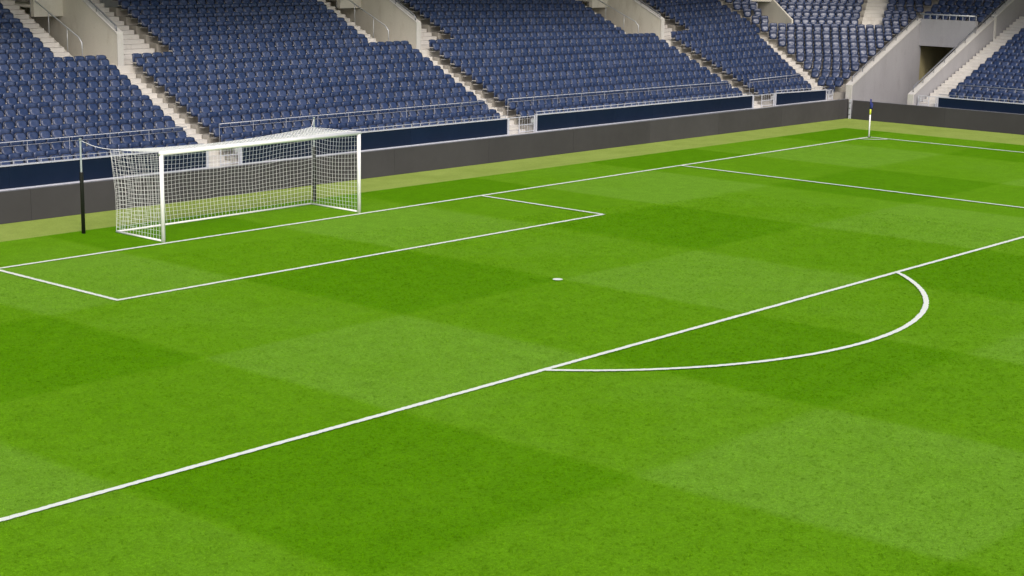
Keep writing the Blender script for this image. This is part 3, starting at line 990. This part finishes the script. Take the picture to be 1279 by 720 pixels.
MB().box((40.9, YR + 0.2, 0.0), (58, YL - 0.002, 0.02)).build('floor', 'wall_grey', tn)
zr = lambda x: 1.40 + 0.423 * (x - 41.09)
xwall(YR, YR + 0.2, 41.02, 49.05, 0, zr(41.02) - 0.04, zr(49.05) - 0.04, 'side_wall', 'wall_grey', tn)
xwall(YR - 0.04, YR + 0.2, 49.10, 56, 0, zr(49.1) + 0.02, zr(56) + 0.02, 'side_wall', 'wall_grey', tn)
slopebar(YR - 0.02, YR + 0.28, 41.0, 49.05, zr(41.0) - 0.038, zr(49.05) - 0.038, 0.06, 'coping', 'coping')
slopebar(YR - 0.06, YR + 0.24, 49.12, 56, zr(49.12) + 0.022, zr(56) + 0.022, 0.06, 'coping', 'coping')
MB().box((40.95, YR - 0.03, 0), (41.015, YR + 0.26, zr(41) + 0.0)).build('end_pillar', 'coping', tn)
MB().box((48.98, YR - 0.07, 3.6), (49.10, YR - 0.004, zr(49) + 0.05)).build('pilaster', 'coping', tn)
# handrails on the tunnel walls
def railing(y, x0, x1, zf, lab, mat='rail_dark'):
    h = empty('handrail', (x0, y, zf(x0)), lab, 'handrail', 'handrails on the tunnel walls')
    MB().tube([(x0, y, zf(x0) + 0.02), (x0, y, zf(x0) + 0.20), (x0 + 0.12, y, zf(x0) + 0.30), (x1, y, zf(x1) + 0.24)], 0.032, 7).build('rail', mat, h, True)
    n = int((x1 - x0) / 1.0)
    for k in range(1, n + 1):
        x = x0 + (x1 - x0) * k / n - 0.1
        MB().tube([(x, y, zf(x)), (x, y, zf(x) + 0.24)], 0.018, 5).build('bracket', mat, h)
railing(YL + 0.17, 41.15, XT + 0.1, zl, 'dark metal handrail sloping along the tunnel wall beside the corner seats')
railing(YR + 0.12, 41.2, 53.5, lambda x: zr(x) + 0.02 + (0.06 if x > 49 else 0), 'dark metal handrail sloping along the tunnel wall beside the side stairs')
h = empty('handrail', (XT + 0.12, 2.9, 4.62), 'pale blue-grey rail across the top of the tunnel opening', 'handrail', 'handrails on the tunnel walls')
MB().tube([(XT + 0.12, YL + 0.1, 4.86), (XT + 0.12, YR + 0.3, 4.86)], 0.035, 7).build('rail', 'steel', h, True)
for k in range(9):
    y = YL - 0.1 - k * 0.36
    MB().tube([(XT + 0.12, y, 4.62), (XT + 0.12, y, 4.86)], 0.016, 5).build('bracket', 'steel', h)

# side stairs beside the tunnel, gate, navy panel and rail
ss = empty('stair_flight', (42, 0.5, 0.6), 'pale concrete stair flight climbing along the outer tunnel wall', 'stairs', 'concrete stair flights of the stand')
for k in range(30):
    x = 41.5 + SD / 2 * k
    MB().box((x, -0.135, max(0, sz_(0) + SR / 2 * (k - 1) - 0.2)), (x + SD / 2 + 0.02, YR - 0.075, sz_(0) + SR / 2 * k - 0.02)).build('step', 'step', ss)
tag(MB().box((41.05, -11, 0), (41.48, YR - 0.05, 0.83)).build('front_wall', 'ledge'), 'low pale concrete wall behind the side board below the short stairs', 'wall')
pn = empty('navy_panel', (41.3, -5, 0.85), 'navy panel below the seats beside the tunnel, behind the side board', 'panel', 'navy panels along the front of the stand')
for k in range(5):
    y1 = 0.06 - 2.2 * k; y0 = y1 - 2.2
    MB().box((41.28, y0 + 0.003, 0.86), (41.33, y1 - 0.003, 1.30)).build('board', 'board_navy', pn)
MB().box((41.26, -10.95, 1.302), (41.36, 0.12, 1.345)).build('top_rail', 'rail_white', pn)
MB().box((41.26, -10.95, 0.832), (41.35, 0.06, 0.858)).build('bottom_rail', 'rail_white', pn)
MB().box((41.262, 0.062, 0.834), (41.352, 0.12, 1.30)).build('end_post', 'rail_white', pn)
gr = empty('guard_rail', (42.3, -5, sz_(1)), 'thin metal guard rail between the first two seat rows beside the tunnel', 'railing', 'guard rails between the first two rows')
for z, r in ((1.885, 0.014), (1.77, 0.005)):
    MB().tube([(42.24, -0.45, z), (42.24, -10.9, z)], r, 6).build('rail', 'rail_white', gr, True)
for k in range(8):
    y = -0.5 - k * 1.4
    MB().tube([(42.24, y, sz_(1)), (42.24, y, 1.885)], 0.007, 5).build('post', 'rail_white', gr)
gr = empty('panel_rail', (41.31, -5, 1.345), 'low slim rail on top of the navy panel beside the tunnel', 'railing', 'low rails on the navy panels')
MB().tube([(41.31, 0.05, 1.45), (41.31, -10.9, 1.45)], 0.012, 6).build('rail', 'rail_white', gr, True)
for k in range(24):
    y = 0.0 - k * 0.46
    MB().tube([(41.31, y, 1.345), (41.31, y, 1.45)], 0.010, 5).build('baluster', 'rail_white', gr)
gate(lambda s, z: Vector((41.3, s, z)), 0.12, YR - 0.05, 0.832, 1.34, 'pale metal gate at the foot of the stairs beside the tunnel')

# ------------------------------------------------------------------ unseen roof and rear walls, added to shade the upper rows
rf = empty('added_shade_roof', W(15, 20, 0), 'unseen metal roof added to shade the upper rows of the stand', 'roof')
MB().lbox(-40, 64, 2.4, 24, 10.6, 10.9, False, 10).build('shade_roof_sheet', 'roof_metal', rf)
MB().lbox(-40, 64, 23.7, 24, 0, 10.6, False, 10).build('added_rear_wall', 'roof_metal', rf)
MB().box((43.6, -60, 10.3), (64, 7.5, 10.58)).build('shade_roof_sheet', 'roof_metal', rf)  # unseen side roof, added to darken the corner seats and tunnel walls
MB().box((63.7, -60, 0), (64, 7.5, 10.28)).build('added_rear_wall', 'roof_metal', rf)
